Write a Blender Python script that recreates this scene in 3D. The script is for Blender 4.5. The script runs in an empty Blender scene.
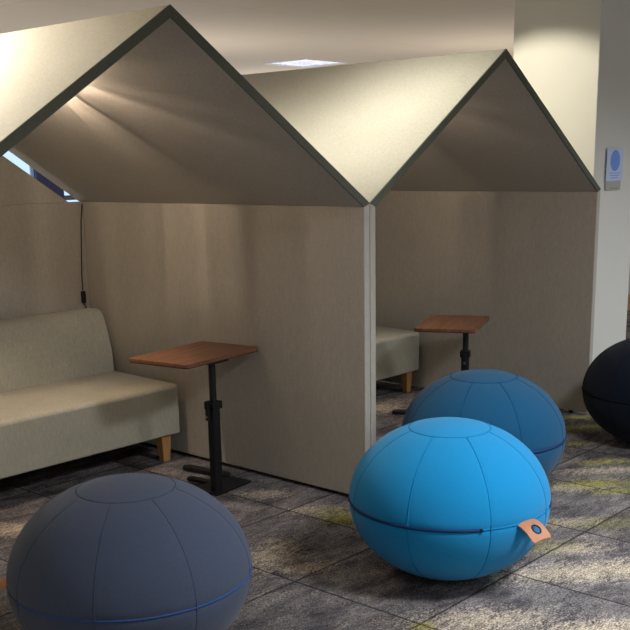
import bpy, bmesh, math, random
from mathutils import Vector, Matrix
random.seed(4)
S = bpy.context.scene
COL = S.collection
PI = math.pi
def lin(r, g, b):
    f = lambda c: ((c/255+0.055)/1.055)**2.4 if c > 10 else c/255/12.92
    return (f(r), f(g), f(b), 1)

# ------------------------------------------------------------------ helpers
def obj(name, bm, mat, parent=None, smooth=False, bevel=0, seg=2, angle=35):
    bmesh.ops.recalc_face_normals(bm, faces=bm.faces[:])
    me = bpy.data.meshes.new(name); bm.to_mesh(me); bm.free()
    me.materials.append(mat)
    o = bpy.data.objects.new(name, me); COL.objects.link(o)
    if parent: o.parent = parent
    if smooth:
        for p in me.polygons: p.use_smooth = True
    if bevel:
        m = o.modifiers.new('bevel', 'BEVEL'); m.width = bevel; m.segments = seg; m.limit_method = 'ANGLE'; m.angle_limit = math.radians(angle)
        for p in me.polygons: p.use_smooth = True
        m.harden_normals = True
    return o
def thing(name, label, cat, loc=(0,0,0), rz=0, group=None):
    o = bpy.data.objects.new(name, None); COL.objects.link(o)
    o.empty_display_size = .1
    o.location = loc; o.rotation_euler = (0,0,rz); o['label'] = label; o['category'] = cat
    if group: o['group'] = group
    return o
def tag(o, label, cat, group=None):
    o['label'] = label; o['category'] = cat
    if group: o['group'] = group
    return o
def struct(name, bm, mat, parent=None, **k):
    o = obj(name, bm, mat, parent, **k)
    if not parent: o['kind'] = 'structure'
    return o
def copy_tree(o, parent=None):
    c = o.copy(); COL.objects.link(c); c.parent = parent
    for ch in [x for x in COL.objects if x.parent == o]: copy_tree(ch, c)
    return c
def box(bm, a, b):
    r = bmesh.ops.create_cube(bm, size=1)
    for v in r['verts']:
        v.co = Vector([(a[i]+b[i])/2 + v.co[i]*abs(b[i]-a[i]) for i in range(3)])
    return r['verts']
def boxbm(a, b):
    bm = bmesh.new(); box(bm, a, b); return bm
def prism(bm, pts, y0, y1, axis='y'):
    """pts (u,v) polygon; extruded along axis. y: (u,y,v); x: (x,u,v); z: (u,v,z)"""
    def P(p, t): return {'y': (p[0],t,p[1]), 'x': (t,p[0],p[1]), 'z': (p[0],p[1],t)}[axis]
    A = [bm.verts.new(P(p,y0)) for p in pts]; B = [bm.verts.new(P(p,y1)) for p in pts]
    n = len(pts); bm.faces.new(A); bm.faces.new(B[::-1])
    for i in range(n): bm.faces.new((A[i], A[(i+1)%n], B[(i+1)%n], B[i]))
    return bm
def rrect(w, l, r, n=5, cx=0, cy=0):
    P = []
    for sx, sy, a0 in ((1,1,0), (-1,1,PI/2), (-1,-1,PI), (1,-1,3*PI/2)):
        for i in range(n+1):
            a = a0 + i*PI/2/n
            P.append((cx+sx*(w/2-r)+r*math.cos(a), cy+sy*(l/2-r)+r*math.sin(a)))
    return P
def cyl(bm, p, q, r, r2=None, n=16):
    p, q = Vector(p), Vector(q); d = q-p; r2 = r if r2 is None else r2
    M = Matrix.Translation((p+q)/2) @ d.to_track_quat('Z','Y').to_matrix().to_4x4()
    bmesh.ops.create_cone(bm, cap_ends=True, segments=n, radius1=r, radius2=r2, depth=d.length, matrix=M)
def tube(bm, pts, r, n=8, closed=False):
    pts = [Vector(p) for p in pts]; N = len(pts); rings = []
    for i, p in enumerate(pts):
        a = pts[(i-1)%N] if (closed or i > 0) else p
        b = pts[(i+1)%N] if (closed or i < N-1) else p
        q = (b-a).to_track_quat('Z','Y')
        rings.append([bm.verts.new(p + q @ Vector((r*math.cos(2*PI*k/n), r*math.sin(2*PI*k/n), 0))) for k in range(n)])
    # realign rings to reduce twist
    for i in range(N if closed else N-1):
        A, B = rings[i], rings[(i+1)%N]
        s = min(range(n), key=lambda s: (A[0].co-B[s].co).length)
        B2 = B[s:]+B[:s]
        if i+1 < N: rings[i+1] = B2
        for k in range(n):
            try: bm.faces.new((A[k], A[(k+1)%n], B2[(k+1)%n], B2[k]))
            except ValueError: pass
    if not closed:
        bm.faces.new(rings[0][::-1]); bm.faces.new(rings[-1])

# ------------------------------------------------------------------ materials
class NT:
    def __init__(s, name):
        s.m = bpy.data.materials.new(name); s.m.use_nodes = True; s.t = s.m.node_tree
        s.b = s.t.nodes['Principled BSDF']
    def n(s, typ, **k):
        x = s.t.nodes.new(typ)
        for a, v in k.items(): setattr(x, a, v)
        return x
    def l(s, a, b): s.t.links.new(a, b)
    def val(s, sock, v):
        if isinstance(v, (int, float, tuple)): sock.default_value = v
        else: s.l(v, sock)
    def math(s, op, a, b=0, c=None, clamp=False):
        x = s.n('ShaderNodeMath', operation=op, use_clamp=clamp); s.val(x.inputs[0], a); s.val(x.inputs[1], b)
        if c is not None: s.val(x.inputs[2], c)
        return x.outputs[0]
    def mix(s, f, a, b, mode='MIX'):
        x = s.n('ShaderNodeMix', data_type='RGBA', blend_type=mode)
        s.val(x.inputs[0], f); s.val(x.inputs[6], a); s.val(x.inputs[7], b); return x.outputs[2]
    def noise(s, vec, scale, detail=3, rough=.5, dist=0):
        x = s.n('ShaderNodeTexNoise'); x.inputs['Scale'].default_value = scale; x.inputs['Detail'].default_value = detail
        x.inputs['Roughness'].default_value = rough; x.inputs['Distortion'].default_value = dist
        if vec is not None: s.l(vec, x.inputs['Vector'])
        return x.outputs['Fac']
    def ramp(s, f, a, b, interp='LINEAR'):
        x = s.n('ShaderNodeMapRange', clamp=True); s.val(x.inputs[0], f); x.inputs[1].default_value = a; x.inputs[2].default_value = b
        return x.outputs[0]
    def mapping(s, vec, scale=(1,1,1), rot=(0,0,0), loc=(0,0,0)):
        x = s.n('ShaderNodeMapping'); s.l(vec, x.inputs[0]); x.inputs['Scale'].default_value = scale; x.inputs['Rotation'].default_value = rot; x.inputs['Location'].default_value = loc
        return x.outputs[0]
    def bump(s, h, strength=.3, dist=.002):
        x = s.n('ShaderNodeBump'); x.inputs['Strength'].default_value = strength; x.inputs['Distance'].default_value = dist
        s.l(h, x.inputs['Height']); s.l(x.outputs[0], s.b.inputs['Normal'])
    def obj_co(s): return s.n('ShaderNodeTexCoord').outputs['Object']
def fabric(name, c, var=.12, scale=420, rough=.92, sheen=.15, bump=.35, blotch=3.0):
    m = NT(name); co = m.obj_co()
    a = m.noise(co, scale, 2, .6); b = m.noise(co, blotch, 3, .5); w = m.noise(m.mapping(co, (1,1,.25)), scale*.5, 1)
    f = m.math('ADD', m.math('MULTIPLY', m.math('SUBTRACT', a, .5), var*3.2), m.math('MULTIPLY', m.math('SUBTRACT', b, .5), var))
    f = m.math('ADD', m.math('ADD', f, m.math('MULTIPLY', m.math('SUBTRACT', w, .5), var*1.5)), 1)
    x = m.n('ShaderNodeVectorMath', operation='SCALE'); x.inputs[0].default_value = c[:3]; m.l(f, x.inputs['Scale'])
    m.l(x.outputs[0], m.b.inputs['Base Color'])
    m.b.inputs['Roughness'].default_value = rough; m.b.inputs['Sheen Weight'].default_value = sheen; m.b.inputs['Sheen Roughness'].default_value = .5
    m.b.inputs['Specular IOR Level'].default_value = .2
    m.bump(a, bump, .001)
    return m.m
def plain(name, c, rough=.5, metal=0, spec=.5, var=0.04, scale=30):
    m = NT(name); a = m.noise(m.obj_co(), scale, 3)
    x = m.n('ShaderNodeVectorMath', operation='SCALE'); x.inputs[0].default_value = c[:3]
    m.l(m.math('ADD', m.math('MULTIPLY', m.math('SUBTRACT', a, .5), var*2), 1), x.inputs['Scale'])
    m.l(x.outputs[0], m.b.inputs['Base Color'])
    m.b.inputs['Roughness'].default_value = rough; m.b.inputs['Metallic'].default_value = metal; m.b.inputs['Specular IOR Level'].default_value = spec
    return m.m
def wood(name, c1, c2, axis=0, scale=9, rough=.45):
    m = NT(name); sc = [1,1,1]; 
    for i in range(3):
        if i != axis: sc[i] = 9
    v = m.mapping(m.obj_co(), tuple(sc))
    a = m.noise(v, scale*.5, 5, .6, .6); b = m.noise(v, scale*4, 3, .6)
    f = m.math('ADD', m.math('MULTIPLY', a, .75), m.math('MULTIPLY', b, .3))
    m.l(m.mix(m.ramp(f, .35, .68), c1, c2), m.b.inputs['Base Color'])
    m.b.inputs['Roughness'].default_value = rough; m.b.inputs['Specular IOR Level'].default_value = .35
    m.bump(b, .15, .001)
    return m.m
def emis(name, c, strength):
    m = NT(name); m.b.inputs['Base Color'].default_value = (.8,.8,.8,1)
    m.b.inputs['Emission Color'].default_value = c; m.b.inputs['Emission Strength'].default_value = strength
    return m.m

M_felt = fabric('felt_beige', lin(182,178,168), var=.15, scale=170, blotch=2.0, sheen=.1, bump=.25)
M_edge = fabric('felt_edge_band', lin(98,102,90), var=.10, scale=300, sheen=.05)
M_sofa = fabric('sofa_weave', lin(180,179,164), var=.22, scale=200, blotch=6, sheen=.1, bump=.5)
M_cyan = fabric('ball_cyan', lin(20,143,206), var=.07, scale=500, sheen=.12)
M_cyan_s = fabric('ball_cyan_seam', lin(16,132,192), var=.07, scale=500, sheen=.0)
M_teal = fabric('ball_teal', lin(22,86,128), var=.10, scale=500, sheen=.12)
M_teal_s = fabric('ball_teal_seam', lin(20,78,120), var=.08, scale=500, sheen=.0)
M_slate = fabric('ball_slate', lin(68,79,101), var=.16, scale=480, sheen=.12)
M_slate_s = fabric('ball_slate_seam', lin(62,72,94), var=.1, scale=480, sheen=.0)
M_blueline = fabric('ball_blue_welt', lin(52,84,140), var=.1, scale=480, sheen=0)
M_navy = fabric('ball_navy', lin(8,18,34), var=.14, scale=480, sheen=.05)
M_navy_s = fabric('ball_navy_seam', lin(14,18,30), var=.1, scale=480, sheen=0)
M_zip = plain('zip_navy', lin(8,50,102), .6, spec=.3)
M_zipdark = plain('zip_dark', lin(12,26,60), .6, spec=.3)
M_leather = plain('leather_tan', lin(188,130,96), .45, spec=.4, var=.12, scale=60)
M_leather_edge = plain('leather_edge', lin(186,120,80), .7, var=.1)
M_black = plain('black_powder_coat', lin(22,24,28), .45, spec=.4)
M_chrome = plain('brushed_metal', lin(170,165,158), .35, metal=1)
M_walnut = wood('walnut_top', lin(100,68,50), lin(146,104,78), axis=0, scale=7)
M_walnut_e = wood('walnut_edge', lin(62,36,26), lin(88,54,38), axis=0, scale=7)
M_oak = wood('oak_leg', lin(176,128,76), lin(208,160,102), axis=2, scale=10, rough=.5)
M_wall = plain('wall_paint', lin(200,198,190), .85, spec=.2, var=.02, scale=3)
M_pillar = plain('pillar_paint', lin(222,223,218), .8, spec=.2, var=.02, scale=5)
M_white = plain('white_plastic', lin(225,226,222), .5)
M_tanwood = wood('tan_skirting', lin(190,150,112), lin(205,168,130), axis=1)
M_winframe = plain('aluminium_frame', lin(120,126,136), .4, metal=.6)

# ceiling: painted panels with faint joints
m = NT('ceiling_panels'); co = m.obj_co()
sx = m.n('ShaderNodeSeparateXYZ'); m.l(co, sx.inputs[0])
jx = m.math('ABSOLUTE', m.math('SUBTRACT', m.math('FRACT', m.math('DIVIDE', m.math('ADD', sx.outputs[0], 20.22), 1.2)), .5))
jy = m.math('ABSOLUTE', m.math('SUBTRACT', m.math('FRACT', m.math('DIVIDE', m.math('ADD', sx.outputs[1], 20.1), .6)), .5))
j = m.math('MAXIMUM', m.ramp(jx, .494, .499), m.ramp(jy, .49, .498))
m.l(m.mix(m.math('MULTIPLY', j, .22), lin(196,186,172), lin(110,100,90)), m.b.inputs['Base Color'])
m.b.inputs['Roughness'].default_value = .85; m.b.inputs['Specular IOR Level'].default_value = .2
M_ceil = m.m

# carpet tiles
m = NT('carpet_tiles'); co = m.obj_co()
sp = m.n('ShaderNodeSeparateXYZ'); m.l(co, sp.inputs[0]); X, Y = sp.outputs[0], sp.outputs[1]
TS = .588
tx = m.math('DIVIDE', m.math('ADD', X, .937+TS*20), TS); ty = m.math('DIVIDE', m.math('ADD', Y, .385+TS*20), TS)
cell = m.n('ShaderNodeCombineXYZ'); m.l(m.math('FLOOR', tx), cell.inputs[0]); m.l(m.math('FLOOR', ty), cell.inputs[1])
wn = m.n('ShaderNodeTexWhiteNoise', noise_dimensions='2D'); m.l(cell.outputs[0], wn.inputs['Vector'])
ex = m.math('ABSOLUTE', m.math('SUBTRACT', m.math('FRACT', tx), .5)); ey = m.math('ABSOLUTE', m.math('SUBTRACT', m.math('FRACT', ty), .5))
joint = m.math('MAXIMUM', m.ramp(ex, .488, .497), m.ramp(ey, .488, .497))
# offset noise by cell so that pattern breaks between tiles
off = m.n('ShaderNodeVectorMath', operation='MULTIPLY_ADD'); m.l(wn.outputs['Color'], off.inputs[0]); off.inputs[1].default_value = (7,5,0); m.l(co, off.inputs[2])
vv = m.mapping(off.outputs[0], (1.0,2.4,1), (0,0,.25))
big = m.noise(vv, 3.2, 5, .65, .4)
mid = m.noise(vv, 22, 4, .7, .8)
fine = m.noise(m.mapping(co, (1,1.8,1), (0,0,.5)), 95, 3, .75)
pile = m.noise(co, 420, 2, .7)
base = m.mix(m.ramp(big, .36, .62), lin(78,76,82), lin(134,130,130))
beige = lin(190,178,158)
def ell(cx, cy, rx, ry, rot):
    """soft irregular patch on the floor"""
    a = m.math('SUBTRACT', X, cx); b = m.math('SUBTRACT', Y, cy); c, s = math.cos(rot), math.sin(rot)
    u = m.math('DIVIDE', m.math('ADD', m.math('MULTIPLY', a, c), m.math('MULTIPLY', b, s)), rx)
    v = m.math('DIVIDE', m.math('SUBTRACT', m.math('MULTIPLY', b, c), m.math('MULTIPLY', a, s)), ry)
    d = m.math('SQRT', m.math('ADD', m.math('MULTIPLY', u, u), m.math('MULTIPLY', v, v)))
    return m.math('SUBTRACT', 1, d)
def union(lst):
    r = lst[0]
    for x in lst[1:]: r = m.math('MAXIMUM', r, x)
    return r
wob = m.math('ADD', m.math('MULTIPLY', m.math('SUBTRACT', mid, .5), 1.6), m.math('MULTIPLY', m.math('SUBTRACT', fine, .5), 1.6))
R = -.75
BEIGE = [(-.80,-.13,.22,.12,.5),(-.82,-.32,.14,.07,R),(-.25,.47,.16,.09,R),(-.27,.12,.16,.08,R),(-.20,-1.15,.42,.12,R),(-.02,-1.30,.45,.12,R),(-.78,-1.12,.30,.12,R),
         (.30,-.86,.22,.07,R),(-1.27,.95,.24,.12,R),(.02,-1.02,.2,.07,R),(1.12,-.62,.3,.07,R),(-.6,-1.45,.3,.1,R),(1.5,1.15,.3,.16,.2),(2.3,-.9,.4,.1,R),(.75,-.62,.25,.07,R),
         (-2.4,.2,.3,.15,.2),(-2.0,-1.6,.4,.15,R),(1.2,-2.2,.4,.15,R)]
LIME = [(-.27,-.06,.14,.11,R),(.89,-.69,.26,.09,R),(1.27,-.55,.20,.06,R),(1.50,-.27,.14,.05,R),(.86,-.84,.2,.05,R),(2.05,.02,.25,.06,R),(-.95,-.99,.06,.04,R),(-2.6,-.4,.2,.1,R),(1.9,-.15,.3,.05,R)]
OLIVE = [(-.04,-.90,.22,.10,R),(.41,-1.0,.24,.10,R),(.15,-.72,.2,.08,R),(1.75,-.05,.35,.12,R),(-.22,.05,.12,.08,R)]
be = m.ramp(m.math('ADD', union([ell(*e) for e in BEIGE]), m.math('MULTIPLY', wob, 1.3)), 0, .85)
sc_be = m.ramp(m.math('ADD', m.noise(vv, 4.5, 4, .7), m.math('MULTIPLY', m.math('SUBTRACT', fine, .5), .9)), .60, .74)
be = m.math('MAXIMUM', be, m.math('MULTIPLY', sc_be, .5))
li = m.ramp(m.math('ADD', union([ell(*e) for e in LIME]), m.math('MULTIPLY', wob, 1.2)), .0, .9)
ol = m.ramp(m.math('ADD', union([ell(*e) for e in OLIVE]), wob), .0, .7)
c = m.mix(m.math('MULTIPLY', be, .85), base, beige)
c = m.mix(m.math('MULTIPLY', ol, .5), c, lin(120,122,66))
c = m.mix(m.math('MULTIPLY', li, .8), c, lin(164,160,80))
spk = m.math('ADD', m.math('MULTIPLY', m.math('SUBTRACT', fine, .5), 4.4), m.math('ADD', m.math('MULTIPLY', m.math('SUBTRACT', pile, .5), 1.3), m.math('MULTIPLY', m.math('SUBTRACT', mid, .5), 2.2)))
spk = m.math('MAXIMUM', m.math('ADD', spk, 1), .12)
tone = m.math('ADD', m.math('MULTIPLY', wn.outputs['Value'], .25), .88)
x = m.n('ShaderNodeVectorMath', operation='SCALE'); m.l(c, x.inputs[0]); m.l(m.math('MULTIPLY', spk, tone), x.inputs['Scale'])
m.l(m.mix(m.math('MULTIPLY', joint, .8), x.outputs[0], lin(30,28,30)), m.b.inputs['Base Color'])
m.b.inputs['Roughness'].default_value = .97; m.b.inputs['Specular IOR Level'].default_value = .1
m.bump(m.math('SUBTRACT', m.math('ADD', fine, m.math('MULTIPLY', pile, .6)), joint), .6, .004)
M_carpet = m.m

# ------------------------------------------------------------------ constants (fitted)
W, HE, HR, T, D = 2.1682, 1.3639, 2.0729, .0391, 2.0375
K = (HR-HE)/(W/2)
TV = .034*math.sqrt(1+K*K)
CZ = 2.5
RX0, RX1, RY0, RY1 = -6.0, 6.6, -6.0, 6.6

# ------------------------------------------------------------------ room shell
struct('floor', boxbm((RX0,RY0,-.1), (RX1,RY1,0)), M_carpet)
LIGHTS = [(4.335,4.325), (-1.95,1.75), (.35,.35), (-.55,-2.6), (2.3,-2.6), (4.7,-2.6), (-3.0,-3.2), (.8,-5), (3.6,-5)]
LAMPS = {(-1.95,1.75): (200,(1,.93,.78)), (.35,.35): (10,(1,.96,.78)), (-.55,-2.6): (62,(.98,.98,1)), (2.3,-2.6): (40,(.95,.98,1)), (4.7,-2.6): (36,(.95,.98,1)),
         (-3.0,-3.2): (16,(1,.97,.94)), (.8,-5): (14,(.98,.98,1)), (3.6,-5): (14,(.95,.98,1))}
LS = .3
def ceiling_bm():
    bm = bmesh.new()
    xs = sorted({RX0, RX1} | {x+s*LS for x, _ in LIGHTS for s in (-1,1)}); ys = sorted({RY0, RY1} | {y+s*LS for _, y in LIGHTS for s in (-1,1)})
    for i in range(len(xs)-1):
        for j in range(len(ys)-1):
            mx, my = (xs[i]+xs[i+1])/2, (ys[j]+ys[j+1])/2
            if any(abs(mx-x) < LS and abs(my-y) < LS for x, y in LIGHTS): continue
            f = [bm.verts.new((xx,yy,CZ)) for xx, yy in ((xs[i],ys[j]),(xs[i+1],ys[j]),(xs[i+1],ys[j+1]),(xs[i],ys[j+1]))]
            bm.faces.new(f)
    bmesh.ops.remove_doubles(bm, verts=bm.verts, dist=1e-4)
    r = bmesh.ops.extrude_face_region(bm, geom=bm.faces[:])
    for v in r['geom']:
        if isinstance(v, bmesh.types.BMVert): v.co.z += .12
    return bm
struct('ceiling', ceiling_bm(), M_ceil)
def wall_with_holes(u0, u1, holes, y0, y1, axis):
    """holes (ua,ub,za,zb); axis 'x' = wall runs along x"""
    bm = bmesh.new(); us = sorted({u0,u1} | {h[0] for h in holes} | {h[1] for h in holes}); zs = sorted({0,CZ} | {h[2] for h in holes} | {h[3] for h in holes})
    for i in range(len(us)-1):
        for j in range(len(zs)-1):
            mu, mz = (us[i]+us[i+1])/2, (zs[j]+zs[j+1])/2
            if any(h[0] < mu < h[1] and h[2] < mz < h[3] for h in holes): continue
            if axis == 'x': box(bm, (us[i],y0,zs[j]), (us[i+1],y1,zs[j+1]))
            else: box(bm, (y0,us[i],zs[j]), (y1,us[i+1],zs[j+1]))
    return bm
HB = [(-3.5,-.2,.7,2.2), (.1,2.70,.7,2.2), (2.95,5.6,.7,2.2)]
HF = [(-5.0,-2.2,.5,2.2), (-1.6,1.4,.5,2.2), (2.0,5.4,.5,2.2)]
struct('wall_back', wall_with_holes(RX0, RX1, HB, RY1, RY1+.15, 'x'), M_wall)
struct('wall_front', wall_with_holes(RX0, RX1, HF, RY0-.15, RY0, 'x'), M_wall)
struct('wall_left', boxbm((RX0-.15,RY0-.15,0), (RX0,RY1+.15,CZ)), M_wall)
struct('wall_right', boxbm((RX1,RY0-.15,0), (RX1+.15,RY1+.15,CZ)), M_wall)
struct('baseboard_right', boxbm((RX1-.015,RY0,0), (RX1,RY1,.16)), M_tanwood)
def window(n, h, y, dy):
    fr = bmesh.new(); w = .05
    xs = [h[0]+ (h[1]-h[0])*i/round((h[1]-h[0])/.75) for i in range(round((h[1]-h[0])/.75)+1)]
    for x in xs: box(fr, (max(h[0], x-w/2), y, h[2]), (min(h[1], x+w/2), y+dy, h[3]))
    for z in (h[2], h[3]-w, h[2]+.5): box(fr, (h[0], y+.002, z), (h[1], y+dy-.002, z+w))
    o = struct('window_%d' % n, fr, M_winframe)
    return o
for i, h in enumerate(HB): window(i+1, h, RY1+.04, .05)
for i, h in enumerate(HF): window(i+4, h, RY0-.09, .05)

struct('trim_1', boxbm((2.66,RY1-.03,.3), (2.98,RY1-.001,2.2)), plain('dark_blue_panel', lin(60,68,112), .7))
# pillar between the booth and the navy ball
PX, PY = 2.215, .08
pil = struct('wall_pillar', boxbm((PX,PY,0), (PX+.555,PY+.58,CZ)), M_pillar, bevel=.006)

# wall sign on the pillar
SGN = plain('sign_paper', lin(200,216,250), .5, var=.02)
SGB = plain('sign_blue', lin(120,156,240), .5, var=.02)
SGG = plain('sign_grey', lin(150,150,150), .5, var=.02)
t = thing('wall_sign', 'small pale blue notice with a blue disc in a grey holder on the pillar', 'sign', (2.452,PY,1.45))
obj('holder', boxbm((-.095,-.012,-.10), (.095,-.0008,.02)), plain('holder_grey', lin(178,178,172), .4), t, bevel=.003)
obj('paper', boxbm((-.105,-.0145,-.045), (.11,-.0122,.15)), SGN, t)
bm = bmesh.new(); cyl(bm, (.002,-.0146,.075), (.002,-.0162,.075), .062, n=40); obj('blue_disc', bm, SGB, t)
bm = bmesh.new()
for k in range(3): box(bm, (-.07+.008*k,-.0155,.000-.014*k), (.075-.012*k,-.0146,.004-.014*k))
obj('text_lines', bm, SGB, t)
bm = bmesh.new(); box(bm, (-.05,-.0135,-.092), (.05,-.0122,-.086)); obj('slot', bm, SGG, t)

# ceiling lights
m = NT('diffuser_prismatic'); co = m.obj_co()
a = m.noise(co, 20, 2, .6, 1.4); f = m.ramp(a, .45, .56)
m.l(m.mix(f, (.16,.24,.66,1), (1,.99,.97,1)), m.b.inputs['Emission Color']); m.b.inputs['Emission Strength'].default_value = .85
m.b.inputs['Base Color'].default_value = (.5,.5,.6,1); M_diff = m.m
proto = None
order = LIGHTS
for (x, y) in order:
    if proto is None:
        proto = thing('ceiling_light', 'square ceiling light with bluish glowing diffuser seen above the far booth roof', 'ceiling light', (x,y,CZ), 0)
        bm = bmesh.new()
        for s in (-1,1):
            box(bm, (s*LS,-LS,-.006), (s*(LS-.02),LS,.09)); box(bm, (-LS+.02,s*LS,-.006), (LS-.02,s*(LS-.02),.09))
        obj('frame', bm, M_white, proto)
        obj('diffuser', boxbm((-LS+.02,-LS+.02,.004), (LS-.02,LS-.02,.012)), M_diff, proto)
        o = proto
    else:
        o = copy_tree(proto); o.location = (x,y,CZ)
        o['label'] = 'square ceiling light outside the frame, set flush in the panels'; o['group'] = 'ceiling lights outside the frame'
def area(name, loc, size, power, col, rot=(0,0,0), spread=PI, sizey=None):
    L = bpy.data.lights.new(name, 'AREA'); L.energy = power; L.color = col; L.size = size; L.spread = spread
    if sizey: L.shape = 'RECTANGLE'; L.size_y = sizey
    o = bpy.data.objects.new(name, L); o.location = loc; o.rotation_euler = rot; COL.objects.link(o); return o
WARM = (1,.87,.66); NEUT = (1,.93,.82)
for (x, y), (p, c) in LAMPS.items(): area('ceiling_lamp', (x,y,CZ-.002), .54, p, c, spread=2.75)

# ------------------------------------------------------------------ booths
Z0 = .017
def inner(x): return HR - K*abs(x+W/2) - TV
def make_booth(label):
    t = thing('house_booth', label, 'booth', (0,0,0), 0)
    for s in (1, -1):
        X = lambda x: x if s == 1 else -W-x
        bm = bmesh.new()
        prism(bm, [(X(0),Z0), (X(0),HE), (X(-T),inner(-T)), (X(-T),Z0)], 0, D+.04)
        sw = obj('side_wall', bm, M_felt, t, bevel=.005)
        for yy in (.12, D-.1):
            bm = bmesh.new(); cyl(bm, (X(-T/2),yy,0), (X(-T/2),yy,Z0+.002), .015); f = obj('foot', bm, M_black, sw)
        bm = bmesh.new()
        prism(bm, [(X(0),HE), (-W/2,HR), (-W/2,HR-TV), (X(-T),inner(-T))], .004, D+.04)
        rp = obj('roof_panel', bm, M_felt, t, bevel=.004)
        bm = bmesh.new(); e = .001
        nx, nz = s*K/math.sqrt(1+K*K), 1/math.sqrt(1+K*K)
        prism(bm, [(X(0)+s*e,HE), (-W/2,HR+e), (-W/2,HR-TV-e), (X(-T),inner(-T)-e)], -.002, .006)
        obj('edge_band', bm, M_edge, rp, bevel=.0015)
    # back wall: lower panel, and a gable that leaves a slot under the roof
    g = .062
    obj('back_wall', boxbm((-W+T+.002,D,Z0), (-T-.002,D+.04,inner(-T))), M_felt, t, bevel=.004)
    ze = inner(-T); xa = -T-g/K
    bm = bmesh.new(); prism(bm, [(xa,ze), (-W/2,inner(-W/2)-g), (-W-xa,ze)], D, D+.04)
    obj('back_gable', bm, M_felt, t, bevel=.003)
    return t
BX, BY = W+.006, .012
bA = make_booth('beige felt house-shaped booth in the foreground at left with the sofa in full view')
bB = copy_tree(bA); bB.location = (.008+W*.994,.004,0); bB.scale.x = .994; bB['label'] = 'beige felt house-shaped booth beside the pillar, farther from the viewer'
for b in (bA,bB): b['group'] = 'house-shaped booths in a row'

# floor uplights added out of view, only to brighten the ceiling
def uplight(x, y, p, label):
    t = thing('added_uplight', label, 'added floor lamp', (x,y,0), 0, 'added uplights behind the booths')
    bm = bmesh.new(); cyl(bm, (0,0,0), (0,0,.02), .16, n=32); obj('base', bm, M_black, t, bevel=.004)
    bm = bmesh.new(); cyl(bm, (0,0,.02), (0,0,.76), .013, n=16); obj('pole', bm, M_black, t)
    bm = bmesh.new(); pr = [(a_, b_-.22) for a_, b_ in [(.03,.97),(.12,.99),(.2,1.04),(.235,1.10),(.229,1.10),(.195,1.047),(.115,.998),(.025,.985)]]
    N = 40; R_ = [[bm.verts.new((a*math.cos(2*PI*k/N), a*math.sin(2*PI*k/N), b)) for k in range(N)] for a, b in pr]
    for i in range(len(pr)):
        for k in range(N): bm.faces.new((R_[i][k], R_[i][(k+1)%N], R_[(i+1)%len(pr)][(k+1)%N], R_[(i+1)%len(pr)][k]))
    obj('bowl', bm, M_white, t, smooth=True)
    L = bpy.data.lights.new('added_uplight_lamp', 'AREA'); L.shape = 'DISK'; L.size = .38; L.energy = p; L.color = (1,.91,.80)
    o = bpy.data.objects.new('added_uplight_lamp', L); COL.objects.link(o); o.parent = t; o.location = (0,0,.87); o.rotation_euler = (PI,0,0)
uplight(2.2, 3.9, 22, 'added fill uplight with a white bowl on a black pole standing behind both booths, in mid room')
uplight(4.4, 2.0, 23, 'added fill uplight with a white bowl on a black pole standing right of the pillar, clear of the booths')
uplight(-1.3, 4.0, 36, 'added fill uplight with a white bowl on a black pole standing behind the foreground booth, at the left')
uplight(5.2, 5.4, 24, 'added fill uplight with a white bowl on a black pole standing in the far right corner of the room')

# track spotlight washing the pillar
def track_spot(x, y, tx, ty, tz):
    t = thing('ceiling_spotlight', 'black ceiling spotlight aimed at the side of the pillar', 'spotlight', (x,y,CZ))
    bm = bmesh.new(); cyl(bm, (0,0,-.012), (0,0,0), .05, n=24); obj('canopy', bm, M_black, t)
    d = (Vector((tx,ty,tz))-Vector((x,y,CZ-.07))).normalized()
    bm = bmesh.new(); cyl(bm, (0,0,-.07), (0,0,-.012), .008, n=10); obj('stem', bm, M_black, t)
    bm = bmesh.new(); c = Vector((0,0,-.07)); cyl(bm, c-d*.05, c+d*.03, .032, n=24); obj('lamp_head', bm, M_black, t)
    L = bpy.data.lights.new('spot_beam', 'SPOT'); L.energy = SPOT; L.color = (1,.90,.70); L.spot_size = math.radians(84); L.spot_blend = .4; L.shadow_soft_size = .025
    o = bpy.data.objects.new('spot_beam', L); COL.objects.link(o); o.parent = t
    o.location = c+d*.06; o.rotation_euler = d.to_track_quat('-Z','Y').to_euler()
SPOT = 42
track_spot(1.22, .62, 2.25, .40, 1.35)

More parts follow.
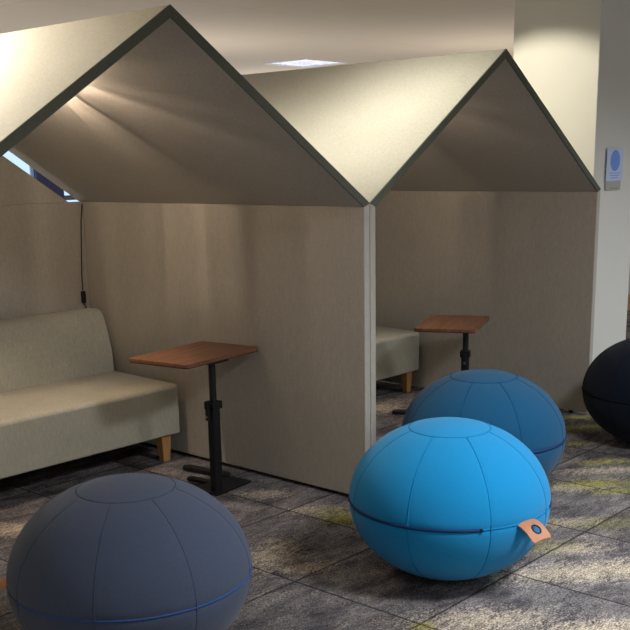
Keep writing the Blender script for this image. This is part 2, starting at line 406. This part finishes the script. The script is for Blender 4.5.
# pendant lamps near the ridge
M_glow = emis('warm_bulb', (1,.62,.32,1), 25)
def make_pendant(x, y, z):
    t = thing('pendant_lamp', '', 'lamp', (x,y,z))
    top = HR-TV-z-K*abs(x+W/2)
    bm = bmesh.new(); cyl(bm, (0,0,.07), (0,0,top+.001), .003, n=8); cyl(bm, (0,0,top-.035), (0,0,top-.012), .014, n=16); obj('cord', bm, M_black, t)
    bm = bmesh.new()
    n = 26; random.seed(12)
    for k in range(n):
        a = 2*PI*(k+random.uniform(-.3,.3))/n; c, s = math.cos(a), math.sin(a); w = random.uniform(.0008,.0045)
        vs = box(bm, (.035,-w,-.07), (.06,w,.07))
        for v in vs: v.co = Vector((v.co.x*c-v.co.y*s, v.co.x*s+v.co.y*c, v.co.z))
    obj('slatted_shade', bm, M_black, t)
    bm = bmesh.new()
    for zz, nm in ((-.073,'lower_rim'),(.067,'upper_rim')):
        N = 32; bm = bmesh.new()
        tube(bm, [(.05*math.cos(2*PI*i/N), .05*math.sin(2*PI*i/N), zz+.003) for i in range(N)], .006, 8, True)
        if zz > 0: box(bm, (-.05,-.003,.067), (.05,.003,.073))
        obj(nm, bm, M_black, t)
    bm = bmesh.new(); cyl(bm, (0,0,.014), (0,0,.07), .012, n=16); obj('bulb_socket', bm, M_black, t)
    L = bpy.data.lights.new('bulb_light', 'POINT'); L.energy = LAMP; L.color = (1,.76,.56); L.shadow_soft_size = .009
    o = bpy.data.objects.new('bulb_light', L); COL.objects.link(o); o.parent = t
    return t
LAMP = 42
pa = make_pendant(-W/2+.13, 1.06, 1.88); pa['label'] = 'small slatted warm pendant under the ridge of the foreground booth'
pb = copy_tree(pa)
for ch in pb.children:
    if ch.type == 'LIGHT': ch.data = ch.data.copy(); ch.data.energy = 20; pb.location = (BX-W/2+.05, 1.02+BY, 1.85)
pb['label'] = 'small slatted warm pendant under the ridge of the booth beside the pillar'
# copied pendant hangs lower: lengthen its cord
for ch in pb.children:
    if ch.name.startswith('cord'): ch.location.z = .045

# power cord in the back corner
t = thing('power_cord', 'thin black cord with inline switch hanging in the back corner behind the sofa', 'cord', (-.09,D-.02,.0))
bm = bmesh.new()
tube(bm, [(.035,.010,1.335),(.02,.008,1.25),(.008,.006,1.1),(-.004,.004,.95),(-.008,.0,.86)], .0028, 8); 
tube(bm, [(-.006,0,.79),(.01,.002,.75),(.03,.004,.70),(.034,.008,.4)], .0028, 8)
obj('cord', bm, M_black, t, smooth=True)
bm = bmesh.new(); box(bm, (-.018,-.010,.785), (.008,.012,.855)); obj('inline_switch', bm, M_black, t, bevel=.009, seg=4)

# ------------------------------------------------------------------ sofas
def make_sofa(label):
    L = 1.95; x1 = -.098; x0 = x1-L; yf = 1.2285; yb = 2.022
    t = thing('sofa', label, 'sofa', ((x0+x1)/2, yf, 0))
    h = L/2
    bm = bmesh.new(); prism(bm, [(0,.150),(0,.402),(.012,.415),(.03,.419),(.58,.424),(.62,.41),(.72,.38),(.72,.150)], -h, h, 'x')
    obj('seat', bm, M_sofa, t, bevel=.010, seg=3, angle=40)
    bm = bmesh.new(); yo = yf
    prof = [(1.766,.38),(1.766,.44),(1.775,.55),(1.806,.66),(1.83,.722),(1.846,.748),(1.872,.764),(1.905,.768),(1.96,.762),(1.985,.74),(1.992,.6),(1.992,.150),(1.955,.150),(1.955,.38)]
    prism(bm, [(a-yo,b) for a, b in prof], -h, h, 'x')
    obj('backrest', bm, M_sofa, t, bevel=.012, seg=4, angle=60)
    for sx in (-1,1):
        for yy, zt in ((.055,.152), (.66,.152)):
            bm = bmesh.new(); cx = sx*(h-.075)
            vs = box(bm, (cx-.033,yy-.028,0), (cx+.033,yy+.028,zt))
            for v in vs:
                if v.co.z < .05: v.co.x = cx+(v.co.x-cx)*.66+sx*.004; v.co.y = yy+(v.co.y-yy)*.66
            obj('leg', bm, M_oak, t, bevel=.003)
    return t
sA = make_sofa('grey-beige two-seat sofa with oak legs in the foreground booth')
sB = copy_tree(sA); sB.location.x += BX-.012; sB.location.y += BY
sB['label'] = 'grey-beige sofa mostly hidden behind the wall of the booth beside the pillar'
for s in (sA,sB): s['group'] = 'sofas in the booths'

# ------------------------------------------------------------------ laptop tables
def make_table(label, loc, rtop, rbase, z, off, fl=.40, w=.548):
    t = thing('side_table', label, 'table', (loc[0],loc[1],0))
    l = .365
    def rot(p, a): return (p[0]*math.cos(a)-p[1]*math.sin(a), p[0]*math.sin(a)+p[1]*math.cos(a))
    bm = bmesh.new(); prism(bm, [rot((p[0]-off[0],p[1]-off[1]), 0) for p in rrect(w,l,.022)], z-.017, z, 'z')
    o = obj('table_top', bm, M_walnut, t, bevel=.002); o.rotation_euler.z = rtop
    bm = bmesh.new(); prism(bm, [(p[0]-off[0],p[1]-off[1]) for p in rrect(w-.004,l-.004,.02)], z-.021, z-.017, 'z')
    e = obj('underside', bm, M_walnut_e, t); e.rotation_euler.z = rtop
    bm = bmesh.new(); box(bm, (-.07,-.05,z-.029), (.07,.11,z-.021)); e = obj('mounting_plate', bm, M_black, t, bevel=.002); e.rotation_euler.z = rtop
    bm = bmesh.new(); cyl(bm, (0,0,.34), (0,0,z-.022), .017, n=24); e = obj('upper_pole', bm, M_black, t, smooth=False)
    bm = bmesh.new(); prism(bm, rrect(.050,.046,.010), .010, .44, 'z'); p = obj('pole', bm, M_black, t); p.rotation_euler.z = rbase
    bm = bmesh.new(); box(bm, (-.034,-.03,.415), (.032,.03,.452)); box(bm, (.032,-.012,.43), (.046,.012,.448)); c = obj('clamp', bm, M_black, t, bevel=.003); c.rotation_euler.z = rbase
    bm = bmesh.new(); box(bm, (-.052,-.010,.365), (-.040,.010,.44)); box(bm, (-.044,-.008,.42),(-.03,.008,.435)); lv = obj('height_lever', bm, M_black, t, bevel=.004); lv.rotation_euler.z = rbase
    bm = bmesh.new(); cyl(bm, (-.052,0,.385), (-.0555,0,.385), .007); k = obj('lever_button', bm, M_chrome, lv)
    # base plate with two long feet reaching under the sofa
    bm = bmesh.new(); prism(bm, rrect(.27,.17,.012, cx=.077, cy=.035), .002, .012, 'z'); b = obj('base_plate', bm, M_black, t, bevel=.002); b.rotation_euler.z = rbase
    for x, wd, ya, yb_, h in ((.085,.045,.10,fl-.14,.016),(.215,.060,.10,fl,.022)):
        bm = bmesh.new(); prism(bm, rrect(wd,yb_-ya,wd*.48, cx=x, cy=(ya+yb_)/2), .002, h, 'z'); f = obj('foot', bm, M_black, t, bevel=.003); f.rotation_euler.z = rbase
    return t
make_table('walnut-topped laptop table on a black pole beside the sofa in the foreground booth', (-.368,.66), .15, .13, .668, (-.045,-.135))
make_table('walnut-topped laptop table on a black pole half hidden behind the teal-blue ball', (1.470,.470), .427, .50, .60, (-.13,-.10), .47, .57)

# ------------------------------------------------------------------ ball seats
A, B = .3786, .2994
def ball(label, loc, phi0, taboff, mats, tilt=(0,0), zipcol=None, tab=True, seamn=8, group='round felt ball seats', zipr=.0062, seamr=.0036, gd=.0008):
    """phi0: azimuth of a seam; taboff: azimuth of the leather tab"""
    mb, ms, mz = mats
    t = thing('ball_seat', label, 'ball seat', (loc[0],loc[1],0), 0, group)
    NU, NV = 192, 96
    disc = .40*A                                   # radius of the top disc
    def pt(phi, th, d=0):                           # th latitude
        c, s = math.cos(th), math.sin(th)
        nx, nz = c/A, s/B; ln = math.hypot(nx, nz)
        r = A*c + d*nx/ln; z = B*s + d*nz/ln
        return (r*math.cos(phi), r*math.sin(phi), max(z+B, .001))
    thd = math.acos(disc/A)
    M = Matrix.Translation((0,0,B)) @ Matrix.Rotation(tilt[0],4,'X') @ Matrix.Rotation(tilt[1],4,'Y') @ Matrix.Translation((0,0,-B))
    def P(*a):
        v = M @ Vector(pt(*a)); v.z = max(v.z, .001); return v
    bm = bmesh.new(); rows = []
    def groove(phi, th):
        g = 0
        dphi = abs(((phi-phi0+PI/seamn) % (2*PI/seamn)) - PI/seamn)*A*math.cos(th)
        if abs(th) < thd: g += gd*math.exp(-(dphi/.009)**2) 
        # gentle pillow between seams
        if abs(th) < thd: g -= 0.0
        dth = abs(abs(th)-thd)*A*.8
        g += gd*math.exp(-(dth/.009)**2)
        g += .004*math.exp(-(abs(th)*B/.009)**2)
        return -g
    NUU = 48*seamn
    ths = [-PI/2+PI*j/NV for j in range(1, NV)]
    for th in ths:
        rows.append([bm.verts.new(P(phi0+2*PI*i/NUU, th, groove(phi0+2*PI*i/NUU, th))) for i in range(NUU)])
    for j in range(len(rows)-1):
        for i in range(NUU): bm.faces.new((rows[j][i], rows[j][(i+1)%NUU], rows[j+1][(i+1)%NUU], rows[j+1][i]))
    top = bm.verts.new(P(0,PI/2)); bot = bm.verts.new(P(0,-PI/2))
    for i in range(NUU):
        bm.faces.new((rows[-1][i], rows[-1][(i+1)%NUU], top)); bm.faces.new((rows[0][(i+1)%NUU], rows[0][i], bot))
    obj('cover', bm, mb, t, smooth=True)
    bm = bmesh.new()
    for k in range(seamn):
        ph = phi0+2*PI*k/seamn
        tube(bm, [P(ph, -thd+.02+(2*thd-.04)*i/48, -seamr*.62) for i in range(49)], seamr, 6)
    for s in (1,-1): tube(bm, [P(2*PI*i/96, s*thd, -seamr*.62) for i in range(96)], seamr, 6, True)
    tube(bm, [P(2*PI*i/96, 0, -.003) for i in range(96)], seamr, 6, True)
    obj('stitched_seams', bm, ms, t, smooth=True)
    g = math.radians(29); bm = bmesh.new(); n = 120
    tube(bm, [P(taboff+g+(2*PI-2*g)*i/n, 0, -.0025) for i in range(n+1)], zipr, 8)
    z = obj('zipper', bm, mz, t, smooth=True)
    bm = bmesh.new(); p0 = P(taboff-g, 0, .001); bmesh.ops.create_uvsphere(bm, u_segments=12, v_segments=8, radius=.007, matrix=Matrix.Translation(p0)); obj('zipper_pull', bm, M_zipdark, z, smooth=True)
    if tab:
        # leather loop: root on the equator, drooping outward
        bm = bmesh.new(); hw = .049; th_ = .0032; NS = 10; NW = 8
        c0 = Vector(P(taboff, .015, -.004)); rad = Vector((math.cos(taboff), math.sin(taboff), 0)); tan = Vector((-rad.y, rad.x, 0)); up = Vector((0,0,1))
        path = []
        for i in range(NS+1):
            s = .092*i/NS; dr = math.radians(8+36*min(1, s/.07))
            path.append((s, dr))
        pos = [c0.copy()]; 
        for i in range(1, NS+1):
            ds = .092/NS; a = path[i][1]; pos.append(pos[-1] + rad*ds*math.cos(a) - up*ds*math.sin(a))
        # grid with a hole: build as ring-cut strip
        def surf(u, v):   # u 0..1 along, v -1..1 across
            k = u*NS; i = min(int(k), NS-1); q = pos[i].lerp(pos[i+1], k-i)
            sag = -.006*(v*v)
            return q + tan*hw*v + up*sag
        hc, hr = (.55, 0.0), (.019/.092, .019/hw)
        N = 40; outer = []; innr = []
        for k in range(N):
            a = 2*PI*k/N; cx, cy = math.cos(a), math.sin(a)
            # outer rectangle point along this direction
            sc = min((1-hc[0])/cx if cx > 1e-6 else 9, -hc[0]/cx if cx < -1e-6 else 9, 1/abs(cy) if abs(cy) > 1e-6 else 9)
            outer.append((hc[0]+cx*sc, cy*sc)); innr.append((hc[0]+cx*hr[0], cy*hr[1]))
        R_ = 5
        def lay(dz):
            L_ = []
            for r in range(R_+1):
                f = r/R_; L_.append([bm.verts.new(surf(innr[k][0]*(1-f)+outer[k][0]*f, innr[k][1]*(1-f)+outer[k][1]*f) + up*dz) for k in range(N)])
            return L_
        U, Lo = lay(th_/2), lay(-th_/2)
        for r in range(R_):
            for k in range(N):
                k2 = (k+1)%N
                bm.faces.new((U[r][k], U[r][k2], U[r+1][k2], U[r+1][k])); bm.faces.new((Lo[r][k], Lo[r+1][k], Lo[r+1][k2], Lo[r][k2]))
        for r in (0, R_):
            for k in range(N):
                k2 = (k+1)%N; bm.faces.new((U[r][k], Lo[r][k], Lo[r][k2], U[r][k2]))
        tb = obj('leather_tab', bm, M_leather, t)
        bm = bmesh.new()
        tube(bm, [surf(hc[0]+hr[0]*.95*math.cos(2*PI*i/24), hr[1]*.95*math.sin(2*PI*i/24))+up*.001 for i in range(24)], .0028, 8, True)
        obj('eyelet', bm, M_zipdark, tb, smooth=True)
    return t
def azc(x, y): return math.atan2(-2.907-y, -3.586-x)
cx, cy = -.486, -.7735
ball('bright cyan felt ball seat with a tan leather tab, in front of the wall end', (cx,cy), azc(cx,cy)+math.radians(23), azc(cx,cy)+math.radians(46.5), (M_cyan,M_cyan_s,M_zip), tilt=(.0,.0))
cx, cy = -1.717, -.420
ball('dark slate-grey felt ball seat with blue seam at the bottom left of the photo', (cx,cy), azc(cx,cy)+math.radians(-17), azc(cx,cy)+math.radians(-91), (M_slate,M_slate_s,M_blueline), zipr=.0034, gd=.0003, seamr=.0026)
cx, cy = .390, -.3548
ball('muted teal-blue felt ball seat behind the bright cyan one', (cx,cy), azc(cx,cy)+math.radians(27), azc(cx,cy)+math.radians(185), (M_teal,M_teal_s,M_zip), gd=.0008)
cx, cy = 1.757, -.572
ball('near-black navy felt ball seat beside the pillar at the right edge', (cx,cy), azc(cx,cy)+math.radians(10), azc(cx,cy)+math.radians(150), (M_navy,M_navy_s,M_navy_s))

# ------------------------------------------------------------------ world and daylight
w = bpy.data.worlds.new('daylight'); S.world = w; w.use_nodes = True
bg = w.node_tree.nodes['Background']; nt = w.node_tree; tc = nt.nodes.new('ShaderNodeTexCoord'); sxyz = nt.nodes.new('ShaderNodeSeparateXYZ'); nt.links.new(tc.outputs['Generated'], sxyz.inputs[0])
mr = nt.nodes.new('ShaderNodeMapRange'); mr.inputs[1].default_value = .15; mr.inputs[2].default_value = -.25; nt.links.new(sxyz.outputs[1], mr.inputs[0])
mx = nt.nodes.new('ShaderNodeMix'); mx.data_type = 'RGBA'; nt.links.new(mr.outputs[0], mx.inputs[0])
mx.inputs[6].default_value = (.62,.86,1.25,1); k_ = .8; mx.inputs[7].default_value = (k_,k_*.96,k_*.90,1)     # cool sky behind, bright hazy sun side in front
nt.links.new(mx.outputs[2], bg.inputs[0]); bg.inputs[1].default_value = 1.0
def portal(h, y, ry):
    o = area('window_portal', ((h[0]+h[1])/2, y, (h[2]+h[3])/2), h[1]-h[0], 1, (1,1,1), rot=(ry,0,0), sizey=h[3]-h[2]); o.data.cycles.is_portal = True
for h in HB: portal(h, RY1+.1, -PI/2)
for h in HF: portal(h, RY0-.1, PI/2)

# ------------------------------------------------------------------ camera
cam = bpy.data.cameras.new('camera'); co_ = bpy.data.objects.new('camera', cam); COL.objects.link(co_); S.camera = co_
r = Vector((.66240573,-.74898593,-.01545101)); u = Vector((.19185868,.14967132,.96994265)); f = Vector((.72416082,.64545997,-.24284259))
Mx = Matrix(((r.x,u.x,-f.x,-3.58612017),(r.y,u.y,-f.y,-2.90694768),(r.z,u.z,-f.z,1.53215208),(0,0,0,1)))
co_.matrix_world = Mx
cam.sensor_width = 36; cam.lens = 1033.9646*36/630
cam.shift_x = -8.6936/630; cam.shift_y = 107.9552/630
cam.clip_start = .05; cam.clip_end = 100
vs = S.view_settings; vs.view_transform = 'Standard'; vs.look = 'None'; vs.gamma = 1; vs.exposure = 0.1; vs.use_curve_mapping = False
